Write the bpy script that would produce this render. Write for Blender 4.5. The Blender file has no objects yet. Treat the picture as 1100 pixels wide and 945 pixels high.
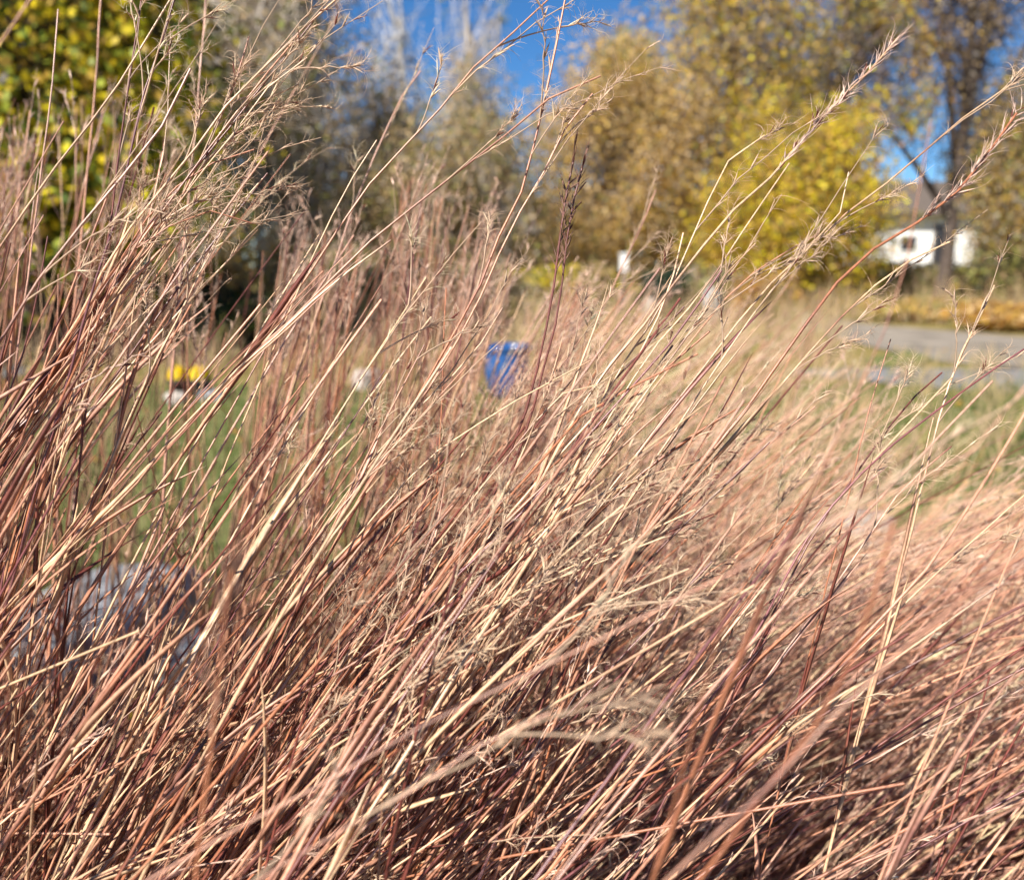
import bpy, math, random
import numpy as np
rng = np.random.default_rng(11); random.seed(5)
S = bpy.context.scene
COL = S.collection
R = math.radians
# ------------------------------------------------------------ camera, world, sun, exposure
CAM_H, FPX, CX, CY, PITCH = 0.95, 953.0, 550.0, 472.5, R(11.1)
cam = bpy.data.cameras.new('camera'); camo = bpy.data.objects.new('camera', cam); COL.objects.link(camo)
camo.location = (0, 0, CAM_H); camo.rotation_euler = (R(90) - PITCH, 0, 0)
cam.sensor_width = 36; cam.lens = 36 * FPX / 1100; cam.clip_start = 0.02; cam.clip_end = 2000
cam.dof.use_dof = True; cam.dof.focus_distance = 0.57; cam.dof.aperture_fstop = cam.lens / 5.2
S.camera = camo
SUN_EL, SUN_AZ = R(41), R(222)                    # azimuth clockwise from +Y: from behind and to the left
W = bpy.data.worlds.new('World'); S.world = W; W.use_nodes = True
nt = W.node_tree; bg = nt.nodes['Background']; sky = nt.nodes.new('ShaderNodeTexSky')
sky.sky_type = 'NISHITA'; sky.sun_disc = False; sky.sun_elevation = SUN_EL; sky.sun_rotation = SUN_AZ
sky.altitude = 2500; sky.air_density = 1.1; sky.dust_density = 0.0; sky.ozone_density = 7
hs = nt.nodes.new('ShaderNodeHueSaturation'); hs.inputs['Saturation'].default_value = 1.16
nt.links.new(sky.outputs[0], hs.inputs['Color']); nt.links.new(hs.outputs[0], bg.inputs[0]); bg.inputs[1].default_value = 0.062
sl = bpy.data.lights.new('sun', 'SUN'); sl.energy = 5.0; sl.angle = R(0.5); sl.color = (1, 0.95, 0.87)
so = bpy.data.objects.new('sun', sl); COL.objects.link(so)
so.rotation_euler = (R(90) - SUN_EL, 0, -SUN_AZ + math.pi)
S.view_settings.view_transform = 'Standard'; S.view_settings.look = 'None'
S.view_settings.gamma = 1; S.view_settings.exposure = 1.03; S.view_settings.use_curve_mapping = False
S.render.engine = 'CYCLES'; S.cycles.max_bounces = 6; S.cycles.transparent_max_bounces = 4
S.cycles.use_adaptive_sampling = False
# ------------------------------------------------------------ helpers
cp, sp = math.cos(PITCH), math.sin(PITCH)
FW = np.array([0, cp, -sp]); UP = np.array([0, sp, cp]); RT = np.array([1.0, 0, 0]); C0 = np.array([0, 0, CAM_H])
def unproj(px, py, d):
    px, py, d = (np.asarray(a, float)[..., None] for a in (px, py, d))
    return C0 + d * (FW + (px - CX) / FPX * RT - (py - CY) / FPX * UP)
def proj(P):
    v = np.asarray(P, float) - C0; z = np.maximum(v @ FW, 1e-3)
    return CX + FPX * (v @ RT) / z, CY - FPX * (v @ UP) / z, v @ FW
def gpt(px, py, z=0.0):                                  # the ground point seen at a pixel
    d = FW + (px - CX) / FPX * RT - (py - CY) / FPX * UP
    return C0 + d * ((z - CAM_H) / d[2])
def at(px, D, z=0.0):                                    # the point D metres ahead in that direction
    zc = D * cp + (CAM_H - z) * sp
    return np.array([(px - CX) / FPX * zc, D, z])
def hgt(py, D): return CAM_H + D * math.tan(math.atan((CY - py) / FPX) - PITCH)
def nrm(v): return v / np.maximum(np.linalg.norm(v, axis=-1, keepdims=True), 1e-9)

def tag(o, label=None, cat=None, group=None, kind=None):
    for k, v in (('label', label), ('category', cat), ('group', group), ('kind', kind)):
        if v: o[k] = v
    return o
def empty(name, loc):
    o = bpy.data.objects.new(name, None); COL.objects.link(o); o.location = tuple(loc); o.empty_display_size = .05
    return o

class MB:
    """collects tubes and polygons, builds one mesh"""
    def __init__(s): s.v, s.f, s.c, s.n = [], [], [], 0
    def add(s, V, F, Cc):
        V = np.asarray(V, float).reshape(-1, 3); Cc = np.broadcast_to(np.asarray(Cc, float), V.shape)
        s.v.append(V); s.c.append(Cc); s.f.append((np.asarray(F, int) + s.n)); s.n += len(V)
    def tubes(s, P, Rd, col, sides=4, flat=1.0, ref=None, twist=0.0):
        P = np.asarray(P, float); N, K, _ = P.shape
        if N == 0: return
        T = nrm(np.gradient(P, axis=1))
        if ref is None: ref = nrm(rng.normal(size=(N, 3)))
        ref = np.broadcast_to(ref[:, None, :], P.shape)
        A = nrm(np.cross(T, ref)); B = np.cross(A, T)
        tw = (np.asarray(twist).reshape(-1, 1) * np.linspace(0, 1, K))[..., None]
        A, B = A * np.cos(tw) + B * np.sin(tw), B * np.cos(tw) - A * np.sin(tw)
        ang = np.arange(sides) * 2 * math.pi / sides
        Rd = np.broadcast_to(np.asarray(Rd, float), (N, K))[:, :, None, None]
        V = P[:, :, None] + Rd * (np.cos(ang)[:, None] * A[:, :, None] + flat * np.sin(ang)[:, None] * B[:, :, None])
        col = np.broadcast_to(np.asarray(col, float) if np.ndim(col) == 3 else np.asarray(col, float).reshape(-1, 1, 3), (N, K, 3))
        Cc = np.repeat(col[:, :, None], sides, axis=2)
        n, k, j = np.meshgrid(np.arange(N), np.arange(K - 1), np.arange(sides), indexing='ij')
        b = n * K * sides; j2 = (j + 1) % sides
        F = np.stack([b + k * sides + j, b + k * sides + j2, b + (k + 1) * sides + j2, b + (k + 1) * sides + j], -1).reshape(-1, 4)
        s.add(V, F, Cc.reshape(-1, 3))
    def quads(s, Cn, X, Y, col):                          # leaf shaped rhombs
        V = np.stack([Cn - X, Cn - Y, Cn + X, Cn + Y], 1)
        N = len(Cn); s.add(V, np.arange(N * 4).reshape(N, 4), np.repeat(np.broadcast_to(col, (N, 3)), 4, 0))
    def box(s, lo, hi, col=(1, 1, 1)):
        x0, y0, z0 = lo; x1, y1, z1 = hi
        V = [(x0,y0,z0),(x1,y0,z0),(x1,y1,z0),(x0,y1,z0),(x0,y0,z1),(x1,y0,z1),(x1,y1,z1),(x0,y1,z1)]
        s.add(V, [(0,3,2,1),(4,5,6,7),(0,1,5,4),(1,2,6,5),(2,3,7,6),(3,0,4,7)], col)
    def build(s, name, mat, parent=None, smooth=True, origin=None):
        me = bpy.data.meshes.new(name)
        V = np.concatenate(s.v); F = np.concatenate(s.f); Cc = np.concatenate(s.c)
        org = np.array(parent.location) if parent is not None and origin is None else (np.zeros(3) if origin is None else np.asarray(origin))
        top = parent
        while top is not None and top.parent is not None: top = top.parent
        if top is not None: org = np.array(top.location)
        V = V - org
        me.vertices.add(len(V)); me.vertices.foreach_set('co', V.astype(np.float32).ravel())
        me.loops.add(F.size); me.loops.foreach_set('vertex_index', F.astype(np.int32).ravel())
        me.polygons.add(len(F)); me.polygons.foreach_set('loop_start', (np.arange(len(F)) * 4).astype(np.int32))
        me.update(calc_edges=True); me.polygons.foreach_set('use_smooth', np.full(len(F), smooth))
        a = me.color_attributes.new('Col', 'FLOAT_COLOR', 'POINT')
        a.data.foreach_set('color', np.concatenate([Cc, np.ones((len(Cc), 1))], 1).astype(np.float32).ravel())
        me.materials.append(mat)
        o = bpy.data.objects.new(name, me); COL.objects.link(o)
        if parent is not None: o.parent = parent
        else: o.location = tuple(org)
        return o

def polyobj(name, rings, mat, parent=None, col=(1,1,1)):  # n-gon sheets from point lists
    me = bpy.data.meshes.new(name); V = []; F = []
    for r in rings: F.append(list(range(len(V), len(V) + len(r)))); V += [tuple(map(float, p)) for p in r]
    me.from_pydata(V, [], F); me.materials.append(mat)
    o = bpy.data.objects.new(name, me); COL.objects.link(o)
    if parent is not None: o.parent = parent
    return o

# ------------------------------------------------------------ materials
def mat(name, base=(.5,.5,.5), rough=.6, attr=False, noise=None, amt=.3, c2=None, trans=0.0, spec=.3, bump=0.0, detail=5):
    m = bpy.data.materials.new(name); m.use_nodes = True; t = m.node_tree; L = t.links
    p = t.nodes['Principled BSDF']; out = t.nodes['Material Output']
    p.inputs['Roughness'].default_value = rough; p.inputs['Specular IOR Level'].default_value = spec
    if attr:
        a = t.nodes.new('ShaderNodeAttribute'); a.attribute_name = 'Col'; c = a.outputs['Color']
    else:
        a = t.nodes.new('ShaderNodeRGB'); a.outputs[0].default_value = (*base, 1); c = a.outputs[0]
    if noise:
        tc = t.nodes.new('ShaderNodeTexCoord'); n = t.nodes.new('ShaderNodeTexNoise')
        n.inputs['Scale'].default_value = noise; n.inputs['Detail'].default_value = detail; L.new(tc.outputs['Object'], n.inputs['Vector'])
        mr = t.nodes.new('ShaderNodeMapRange'); mr.inputs['From Min'].default_value = .32; mr.inputs['From Max'].default_value = .68
        L.new(n.outputs['Fac'], mr.inputs['Value'])
        mx = t.nodes.new('ShaderNodeMix'); mx.data_type = 'RGBA'
        if c2 is None:
            mr.inputs['To Min'].default_value = 1 - amt; mr.inputs['To Max'].default_value = 1 + amt
            v = t.nodes.new('ShaderNodeVectorMath'); v.operation = 'SCALE'; L.new(c, v.inputs[0]); L.new(mr.outputs[0], v.inputs['Scale']); c = v.outputs[0]
        else:
            L.new(mr.outputs[0], mx.inputs['Factor']); L.new(c, mx.inputs['A']); mx.inputs['B'].default_value = (*c2, 1); c = mx.outputs['Result']
        if bump:
            b = t.nodes.new('ShaderNodeBump'); b.inputs['Strength'].default_value = bump; b.inputs['Distance'].default_value = .02
            L.new(n.outputs['Fac'], b.inputs['Height']); L.new(b.outputs[0], p.inputs['Normal'])
    L.new(c, p.inputs['Base Color'])
    if trans:
        tr = t.nodes.new('ShaderNodeBsdfTranslucent'); L.new(c, tr.inputs['Color'])
        ms = t.nodes.new('ShaderNodeMixShader'); ms.inputs[0].default_value = trans
        L.new(p.outputs[0], ms.inputs[1]); L.new(tr.outputs[0], ms.inputs[2]); L.new(ms.outputs[0], out.inputs['Surface'])
    return m
M_stem = mat('straw_stem', attr=True, rough=.33, noise=420, amt=.25, spec=.55, trans=.08)
M_blade = mat('dry_blade', attr=True, rough=.36, noise=260, amt=.25, spec=.5, trans=.13)
M_seed = mat('seed_fluff', attr=True, rough=.6, trans=.3, spec=.3)
M_leaf = mat('tree_leaf', attr=True, rough=.5, trans=.45, spec=.3)
M_bark = mat('bark', attr=True, rough=.9, noise=9, amt=.35, spec=.1)
M_soil = mat('soil', (.085,.05,.035), .95, noise=14, c2=(.16,.10,.07), bump=.6)
M_field = mat('dry_field', (.26,.19,.07), .95, noise=.9, c2=(.17,.15,.05), spec=.05)
M_lawn = mat('lawn', (.085,.115,.03), .9, noise=4, c2=(.19,.18,.07), bump=.5, spec=.1)
M_conc = mat('concrete', (.20,.195,.19), .85, noise=3, amt=.3, spec=.2)
M_gravel = mat('gravel', (.24,.205,.165), .95, noise=2.2, amt=.35, bump=.5, spec=.1)
M_stone = mat('stone', (.17,.175,.185), .8, noise=11, c2=(.44,.44,.45), bump=.7, spec=.2)
M_pale = mat('pale_stone', (.50,.44,.38), .85, noise=12, c2=(.36,.31,.27), bump=.6, spec=.2)
M_white = mat('white_paint', (.80,.79,.76), .7, noise=3, amt=.06)
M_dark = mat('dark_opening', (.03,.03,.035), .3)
M_roof = mat('roof_shingle', (.115,.09,.072), .9, noise=7, amt=.25)
M_trim = mat('trim', (.12,.10,.09), .7)
M_pot = mat('blue_glaze', (.02,.075,.22), .16, spec=.7)
M_black = mat('black_plastic', (.02,.02,.022), .5)
M_grass = mat('green_grass', attr=True, rough=.6, trans=.25)

# ------------------------------------------------------------ ground and paths
def sheet(name, pts, z, m):
    o = polyobj(name, [[(p[0], p[1], z) for p in pts]], m); tag(o, kind='structure'); return o
g = []
xs = np.concatenate([np.linspace(-600, -20, 8), np.linspace(-16, 16, 33), np.linspace(20, 600, 8)])
ys = np.concatenate([np.linspace(-200, -6, 5), np.linspace(-5, 20, 26), np.linspace(25, 900, 16)])
XX, YY = np.meshgrid(xs, ys)
b = MB(); nx = len(xs); F = [(j*nx+i, j*nx+i+1, (j+1)*nx+i+1, (j+1)*nx+i) for j in range(len(ys)-1) for i in range(nx-1)]
b.add(np.stack([XX, YY, np.zeros_like(XX)], -1), F, (1,1,1)); tag(b.build('ground', M_field), kind='structure')
sheet('soil_bed', [(-7,-3),(7,-3),(7,1.7),(4,2.1),(2.4,1.9),(1.0,2.5),(0,2.2),(-.5,1.8),(-1.6,1.9),(-3,1.6),(-7,1.8)], .004, M_soil)
sheet('lawn', [(-14,1.5),(-3,1.6),(-1.6,1.9),(-.5,1.8),(0,2.2),(1.0,2.5),(2.4,1.9),(4,2.1),(14,1.5),(14,6.6),(-14,7.4)], .008, M_lawn)
def gp(px, py): return gpt(px, py)[:2]
b = MB()
sheet('path', [gp(840,401), gp(1000,418), gp(1150,428), gp(1500,446), gp(1500,408), gp(1100,398.5), gp(1000,397), gp(900,396)], .012, M_conc)
sheet('footpath', [gp(-500,409), gp(0,407), gp(28,402), gp(36,397), gp(20,392), gp(-500,391)], .012, M_conc)
sheet('gravel_road', [gp(700,318), gp(930,372), gp(1000,388), gp(1100,398.5), gp(1500,404.8), gp(1700,390), gp(1300,375), gp(1100,363), gp(930,349), gp(850,330), gp(760,310)], .016, M_gravel)
sheet('grass_strip', [gp(925,388), gp(975,378), gp(1003,386), gp(985,394), gp(940,397)], .020, M_lawn)
# short lawn blades
N = 26000
yy = rng.uniform(1.75, 7.0, N); xx = rng.uniform(-1, 1, N) * (0.75 * yy + .6)
keep = yy > 1.8 + .35 * np.sin(xx * 1.7); xx, yy = xx[keep], yy[keep]; N = len(xx)
P0 = np.stack([xx, yy, np.full(N, .006)], -1); tip = P0 + np.stack([rng.normal(0,.018,N), rng.normal(0,.018,N), rng.uniform(.03,.075,N)], -1)
Pb = np.stack([P0, (P0*.45+tip*.55)+rng.normal(0,.004,(N,3)), tip], 1)
gc = np.array([(.09,.14,.025),(.14,.18,.04),(.07,.11,.02),(.32,.27,.12)])[rng.choice(4, N, p=[.3,.25,.15,.3])]
b = MB(); b.tubes(Pb, np.array([.0035,.003,.0004])*np.sqrt(yy/2.5)[:,None], gc, sides=3, flat=.4)
tag(b.build('lawn_grass', M_grass), 'short green lawn grass seen through the red stalks', 'grass', kind='stuff')
# fallen leaves on the lawn and bed
N = 1500; yy = rng.uniform(1.3, 10, N); xx = rng.uniform(-1,1,N)*(.7*yy+.5)
Cn = np.stack([xx, yy, rng.uniform(.05,.085,N)], -1); a = rng.uniform(0,6.28,N); s_ = rng.uniform(.012,.03,N)
X = np.stack([np.cos(a), np.sin(a), rng.normal(0,.3,N)], -1)*s_[:,None]; Y = np.stack([-np.sin(a), np.cos(a), rng.normal(0,.3,N)], -1)*s_[:,None]*.6
b = MB(); b.quads(Cn, X, Y, np.array([(.55,.36,.04),(.45,.24,.06),(.38,.26,.12)])[rng.integers(0,3,N)])
tag(b.build('fallen_leaves', M_leaf), 'fallen yellow and tan leaves scattered over the lawn', 'leaves', kind='stuff')

# ------------------------------------------------------------ house
D = 42; hx0, hx1 = at(928, D)[0], at(1054, D)[0]; zt = hgt(227, D)
ho = empty('house', ((hx0+hx1)/2, D, 0))
b = MB(); b.box((hx0, D, -.2), (hx1, D+7, zt)); wall = b.build('wall', M_white, ho, smooth=False)
xa, xb = hx0-.35, hx1+.3; zr = hgt(195, D+3.6)
V = [(xa,D-.6,zt-.05),(xb,D-.6,zt-.05),(xb-.2,D+3.6,zr),(xa+.2,D+3.6,zr),(xa,D+7.6,zt-.05),(xb,D+7.6,zt-.05),
     (xa,D-.6,zt-.2),(xb,D-.6,zt-.2),(xa,D+7.6,zt-.2),(xb,D+7.6,zt-.2)]
b = MB(); b.add(V, [(0,1,2,3),(3,2,5,4),(0,6,7,1),(6,8,9,7),(0,3,4,4),(1,2,5,5)][:4], (1,1,1))
rf = b.build('roof', M_roof, ho, smooth=False)
for side in (hx0, hx1):                                    # gable ends
    x0 = side - (0 if side < (hx0+hx1)/2 else .1)
    gm = MB(); V = [(x0,D,zt),(x0+.1,D,zt),(x0+.1,D+7,zt),(x0,D+7,zt),(x0,D+3.5,zr-.15),(x0+.1,D+3.5,zr-.15)]
    gm.add(V, [(0,1,5,4),(2,3,4,5)], (1,1,1)); gm.build('gable', M_white, ho, smooth=False)
def opening(name, p0, p1, z0, z1, frame=.09):
    x0, x1 = at(p0, D)[0], at(p1, D)[0]
    f = MB(); f.box((x0-frame,D-.06,z0-frame),(x1+frame,D-.003,z1+frame)); fo = f.build(name, M_trim if name=='door' else M_white, ho, smooth=False)
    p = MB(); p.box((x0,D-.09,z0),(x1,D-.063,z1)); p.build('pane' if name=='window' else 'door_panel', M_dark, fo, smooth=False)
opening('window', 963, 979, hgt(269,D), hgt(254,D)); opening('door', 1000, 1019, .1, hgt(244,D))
c = MB(); c.box((hx0+5.0, D+3.0, zr-.3), (hx0+5.55, D+3.5, zr+.5)); c.build('chimney', M_roof, rf, smooth=False)
tag(ho, 'small white walled house with grey brown roof beyond the path', 'house')

# ------------------------------------------------------------ trees and shrubs
def tree(name, label, cat, base, height, crown, nleaf, leafsize, cols, bark=(.10,.08,.065), tr=.22, nlimb=9, twig=500, limbs=None, group=None, wts=None, lowest=.25, clump=.42, nclump=85):
    base = np.asarray(base, float); root = empty(name, base)
    tag(root, label, cat, group)
    cx, cy, cz, rx, ry, rz = crown                          # crown centre offset from base and radii
    K = 9; t = np.linspace(0, 1, K); tp = base + np.stack([cx*t**1.6*.8 + .12*np.sin(t*5+base[0]), cy*t, height*t*.92], -1)
    b = MB(); b.tubes(tp[None], (tr*(1-t)**.75+.015)[None], bark, sides=9)
    cc = base + np.array([cx, cy, cz])
    # clump centres in the crown volume
    u = nrm(rng.normal(size=(nclump,3))); rad = rng.uniform(.25,1.0,(nclump,1))**.6
    cl = cc + u*rad*np.array([rx, ry, rz])
    ends = []
    P = []; Rr = []
    for i in range(nlimb):
        k = rng.uniform(lowest, .9); s0 = base*(1-k)+tp[-1]*k; s0 = np.array([np.interp(k, t, tp[:,j]) for j in range(3)])
        e = cl[rng.integers(nclump)]; mid = (s0+e)/2 + rng.normal(0,.12,3)*height*.12 + np.array([0,0,.04*height])
        q = np.linspace(0,1,7)[:,None]; P.append((1-q)**2*s0+2*q*(1-q)*mid+q*q*e); Rr.append(tr*.42*(1-k*.6)*(1-q[:,0])**.8+.008); ends.append(P[-1])
    for s0, e, w in (limbs or []):
        s0, e = np.array(s0)+base, np.array(e)+base; mid = (s0+e)/2+np.array([0,0,.12*np.linalg.norm(e-s0)])
        q = np.linspace(0,1,7)[:,None]; P.append((1-q)**2*s0+2*q*(1-q)*mid+q*q*e); Rr.append(w*(1-q[:,0]*.8)); ends.append(P[-1])
    if P: b.tubes(np.array(P), np.array(Rr), bark, sides=6)
    b.build('trunk', M_bark, root)
    if twig:
        E = np.concatenate(ends+[tp]); s0 = E[rng.integers(len(E), size=twig)]; e = cl[rng.integers(nclump, size=twig)]+rng.normal(0,.25,(twig,3))*np.array([rx,ry,rz])
        dd = e-s0; L = np.linalg.norm(dd,axis=1,keepdims=True); e = s0+dd*np.minimum(1, height*.28/np.maximum(L,.01)); e[:,2] += .1*height*rng.uniform(0,1,twig)
        q = np.linspace(0,1,5)[None,:,None]; mid = (s0+e)/2+rng.normal(0,.03*height,(twig,3))
        b = MB(); b.tubes((1-q)**2*s0[:,None]+2*q*(1-q)*mid[:,None]+q*q*e[:,None], np.linspace(1,.25,5)[None]*rng.uniform(.5,1,(twig,1))*tr*.10+.004, np.array(bark)*rng.uniform(.8,1.8,(twig,1)), sides=3)
        b.build('twigs', M_bark, root)
    nleaf = int(nleaf*2.1); nl_ = nclump; ci = rng.integers(nclump, size=nleaf); Cn = cl[ci]+rng.normal(0,1,(nleaf,3))*clump*np.array([rx,ry,rz])*.38
    Cn = Cn[Cn[:,2] > base[2]+.03]; n = len(Cn); ci = ci[:n]
    X = nrm(rng.normal(size=(n,3))); Y = nrm(np.cross(X, rng.normal(size=(n,3))))
    sz = .70*leafsize*rng.uniform(.6,1.3,(n,1)); cols = np.array(cols, float)
    wt = np.array(wts) if wts is not None else np.ones(len(cols)); wt = wt/wt.sum()
    cb = rng.choice(len(cols), nclump, p=wt)[ci]; own = rng.choice(len(cols), n, p=wt); pick = np.where(rng.random(n) < .62, cb, own)
    b = MB(); b.quads(Cn, X*sz*.62, Y*sz*.42, np.clip(cols[pick]*rng.uniform(.8,1.4,(n,1)),0,.85))
    b.build('crown', M_leaf, root, smooth=False)
    return root
YEL=(.78,.58,.03); GOLD=(.58,.38,.08); TAN=(.58,.42,.21); OLV=(.27,.26,.07); GRN=(.10,.15,.03); BRN=(.30,.20,.10); GREY=(.36,.31,.24); RUST=(.42,.22,.06)
# left yellow-green tree, rather near
p = at(40, 9.0); tree('leafy_tree', 'yellow and green leaved tree filling the upper left corner', 'tree', p, 6.2, (-.1,0,3.1,2.0,1.6,2.4), 12000, .125, [YEL,(.30,.34,.05),GRN,GOLD,(.07,.05,.02)], tr=.14, nlimb=12, twig=260, wts=[.36,.26,.10,.12,.16], nclump=90, bark=(.05,.04,.03), clump=.5)
p = at(-170, 12.0); tree('leafy_tree', 'dark olive tree at the far left edge beyond the yellow leaves', 'tree', p, 7, (0,0,3.6,2.2,1.6,3.2), 7000, .12, [OLV,GRN,YEL,BRN], tr=.16, nlimb=10, twig=200, bark=(.05,.04,.03))
p = at(90, 14.0); tree('leafy_tree', 'green tree half hidden behind the yellow leaved one', 'tree', p, 7, (0,0,3.4,2.3,1.6,3.2), 8000, .13, [OLV,GRN,YEL,(.05,.06,.015)], tr=.16, nlimb=10, twig=200, bark=(.05,.04,.03), clump=.5)
GB = (.42,.37,.32)
p = at(310, 17); tree('bare_tree', 'grey brown nearly bare tree left of the blue sky gap', 'tree', p, 9, (0,0,4.2,1.5,1.4,4.2), 6000, .11, [GREY,BRN,OLV,TAN], bark=GB, tr=.14, nlimb=18, twig=1500, clump=.5, lowest=.1)
p = at(225, 22); tree('bare_tree', 'thin grey tree showing behind the yellow leaved tree', 'tree', p, 10, (0,0,4.6,1.5,1.4,4.4), 4500, .13, [GREY,OLV,BRN,GOLD], bark=GB, tr=.15, nlimb=14, twig=1000, clump=.5, lowest=.1)
p = at(405, 20); tree('bare_tree', 'dark brown bushy tree below the blue sky, left of centre', 'tree', p, 5.0, (0,0,2.5,1.5,1.4,2.5), 5200, .12, [BRN,GREY,(.20,.15,.09),OLV,TAN], bark=(.30,.25,.20), tr=.12, nlimb=14, twig=900, clump=.5, lowest=.1)
p = at(500, 24); tree('tall_thin_tree', 'tall sparse greyish tree with thin leaves against blue sky', 'tree', p, 9.5, (.1,0,4.6,1.15,1.2,4.2), 1500, .13, [OLV,GREY,OLV,TAN], bark=GB, tr=.11, nlimb=14, twig=380, nclump=45, clump=.3)
p = at(438, 26); tree('tall_thin_tree', 'pale trunked leafless tree reaching into the blue sky', 'tree', p, 9.6, (-.2,0,5.6,1.1,1.1,3.2), 260, .11, [GREY,TAN], bark=(.42,.40,.38), tr=.12, nlimb=12, twig=110)
p = at(520, 18); tree('bare_tree', 'grey olive bushy tree in the middle under the sky gap', 'tree', p, 3.7, (0,0,1.9,1.5,1.3,1.9), 6500, .11, [GREY,OLV,BRN,TAN], bark=(.3,.26,.22), tr=.10, nlimb=12, twig=700, clump=.5, lowest=.1)
p = at(455, 17); tree('bare_tree', 'soft grey brown bushy tree left of the steep middle stalk', 'tree', p, 3.2, (0,0,1.7,1.1,1.1,1.7), 4500, .10, [GREY,BRN,OLV,TAN], bark=(.3,.26,.22), tr=.09, nlimb=12, twig=600, clump=.5, lowest=.1)
# golden trees, centre right
p = at(655, 21); tree('golden_tree', 'golden tan tree right of the blue sky gap', 'tree', p, 5.6, (0,0,2.7,2.2,1.7,2.9), 15000, .115, [TAN,GOLD,OLV,(.40,.29,.17)], bark=(.2,.16,.13), tr=.13, nlimb=12, twig=350, wts=[.45,.3,.08,.17], clump=.5, lowest=.1)
p = at(665, 25); tree('golden_tree', 'olive green topped tree against the blue sky', 'tree', p, 7.0, (.1,0,5.6,1.15,1.2,1.3), 3000, .12, [OLV,GOLD,(.34,.34,.08)], bark=(.16,.13,.10), tr=.13, nlimb=8, twig=200)
p = at(770, 23); tree('golden_tree', 'tall golden tree behind the tan one, brown and yellow leaves', 'tree', p, 10.5, (.2,0,5.2,2.2,1.7,5.4), 10000, .13, [GOLD,BRN,YEL,OLV,GREY], bark=(.2,.16,.13), tr=.14, nlimb=14, twig=500, wts=[.4,.16,.16,.12,.16], clump=.5, lowest=.1)
p = at(850, 19); tree('golden_tree', 'bright yellow tree just left of the white house', 'tree', p, 4.4, (.05,0,2.0,1.95,1.5,2.1), 14000, .11, [YEL,GOLD,OLV,RUST,BRN], bark=(.10,.08,.06), tr=.12, nlimb=12, twig=350, wts=[.32,.28,.22,.08,.10], clump=.5, lowest=.1)
p = at(885, 26); tree('golden_tree', 'loose tall amber tree with blue sky showing through', 'tree', p, 11, (.2,0,6.4,2.3,1.6,3.6), 5200, .14, [GOLD,RUST,YEL,GREY,OLV], bark=(.16,.12,.10), tr=.15, nlimb=16, twig=350, nclump=70, clump=.3)
p = at(1010, 27); tree('big_bare_tree', 'large dark limbed tree standing in front of the white house', 'tree', p, 12.5, (.6,0,8.0,4.2,2.2,4.0), 3900, .12, [GREY,GOLD,BRN,TAN], bark=(.085,.065,.055), tr=.19, nlimb=16, twig=450, nclump=100, clump=.3,
    limbs=[((.0,0,2.4),(-2.9,0,5.6),.12), ((.1,0,3.0),(2.4,-.2,8.4),.15), ((-1.2,0,4.6),(-3.6,.3,7.2),.08), ((.1,0,3.4),(1.0,0,9.8),.15), ((.1,0,3.8),(-1.2,0,9.8),.11)], lowest=.42)
p = at(1052, 31); tree('bare_tree', 'thin twiggy brown tree hiding the right end of the roof', 'tree', p, 6.8, (0,0,4.6,1.5,1.2,2.0), 2600, .13, [BRN,GREY,GOLD,OLV], bark=(.09,.07,.055), tr=.09, nlimb=14, twig=500, clump=.45, lowest=.35)
p = at(1112, 21); tree('golden_tree', 'dim olive brown tree at the right edge beside the house', 'tree', p, 6.5, (-.1,0,2.6,1.4,1.2,3.2), 10000, .12, [OLV,BRN,GREY,GOLD], bark=(.08,.065,.05), tr=.14, nlimb=12, twig=500, clump=.5, lowest=.1)
p = at(1240, 24); tree('golden_tree', 'amber tree beyond the right edge of the view', 'tree', p, 10, (0,0,4.6,2.4,1.6,4.4), 6000, .14, [GOLD,OLV,BRN], tr=.2)
# far wood
b = MB(); n = 42000; px_ = rng.uniform(-700,1900,n); 
DD = rng.uniform(50,62,n); topz = np.interp(px_, [-700,0,350,560,600,760,930,1100,1900],[6,6,6,5.6,4.6,5.2,4.6,5.0,6])+.8*np.sin(px_*.05)+.5*np.sin(px_*.13+1)
Cn = np.stack([(px_-CX)/FPX*DD, DD, rng.random(n)**.8*topz], -1); X = nrm(rng.normal(size=(n,3)))*.26; Y = nrm(np.cross(X, rng.normal(size=(n,3))))*.2
b.quads(Cn, X, Y, np.array([TAN,BRN,OLV,GREY,GOLD])[(rng.integers(0,5,n)+(px_/70).astype(int))%5 if False else rng.integers(0,5,n)]*.8)
tag(b.build('woods', M_leaf, smooth=False), 'far grey brown line of autumn woods behind all the trees', 'woods', kind='stuff')
# tall dry weeds between the path and the shrubs
b = MB(); n = 26000; px_ = rng.uniform(-500,1300,n); DD = rng.uniform(7.6,19,n); q_ = .5+.5*np.sin(px_*.045+DD*1.7)*np.cos(px_*.021-DD); k_ = (np.interp(px_,[-500,150,300,900,935,1300],[.35,.35,.6,.55,.7,.7])*(.25+q_) > rng.random(n)) & ((px_ < 900) | (DD > 14.5)); px_, DD = px_[k_], DD[k_]; n = len(DD)
P0 = np.stack([(px_-CX)/FPX*DD, DD, np.zeros(n)],-1); h_ = rng.uniform(.15,.6,(n,1))*np.interp(DD,[8,12,16],[.6,1,1.1])[:,None]*(.5+q_[k_])[:,None]
tp_ = P0+np.concatenate([rng.normal(.08,.12,(n,2)),h_],1)
b.tubes(np.stack([P0,(P0+tp_)/2+rng.normal(0,.02,(n,3)),tp_],1), np.array([.006,.007,.002])[None]*rng.uniform(.8,1.8,(n,1)), np.array([TAN,(.42,.30,.17),OLV,(.52,.38,.22),(.46,.28,.18)])[rng.choice(5,n,p=[.3,.2,.12,.2,.18])], sides=3, flat=.3)
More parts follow.
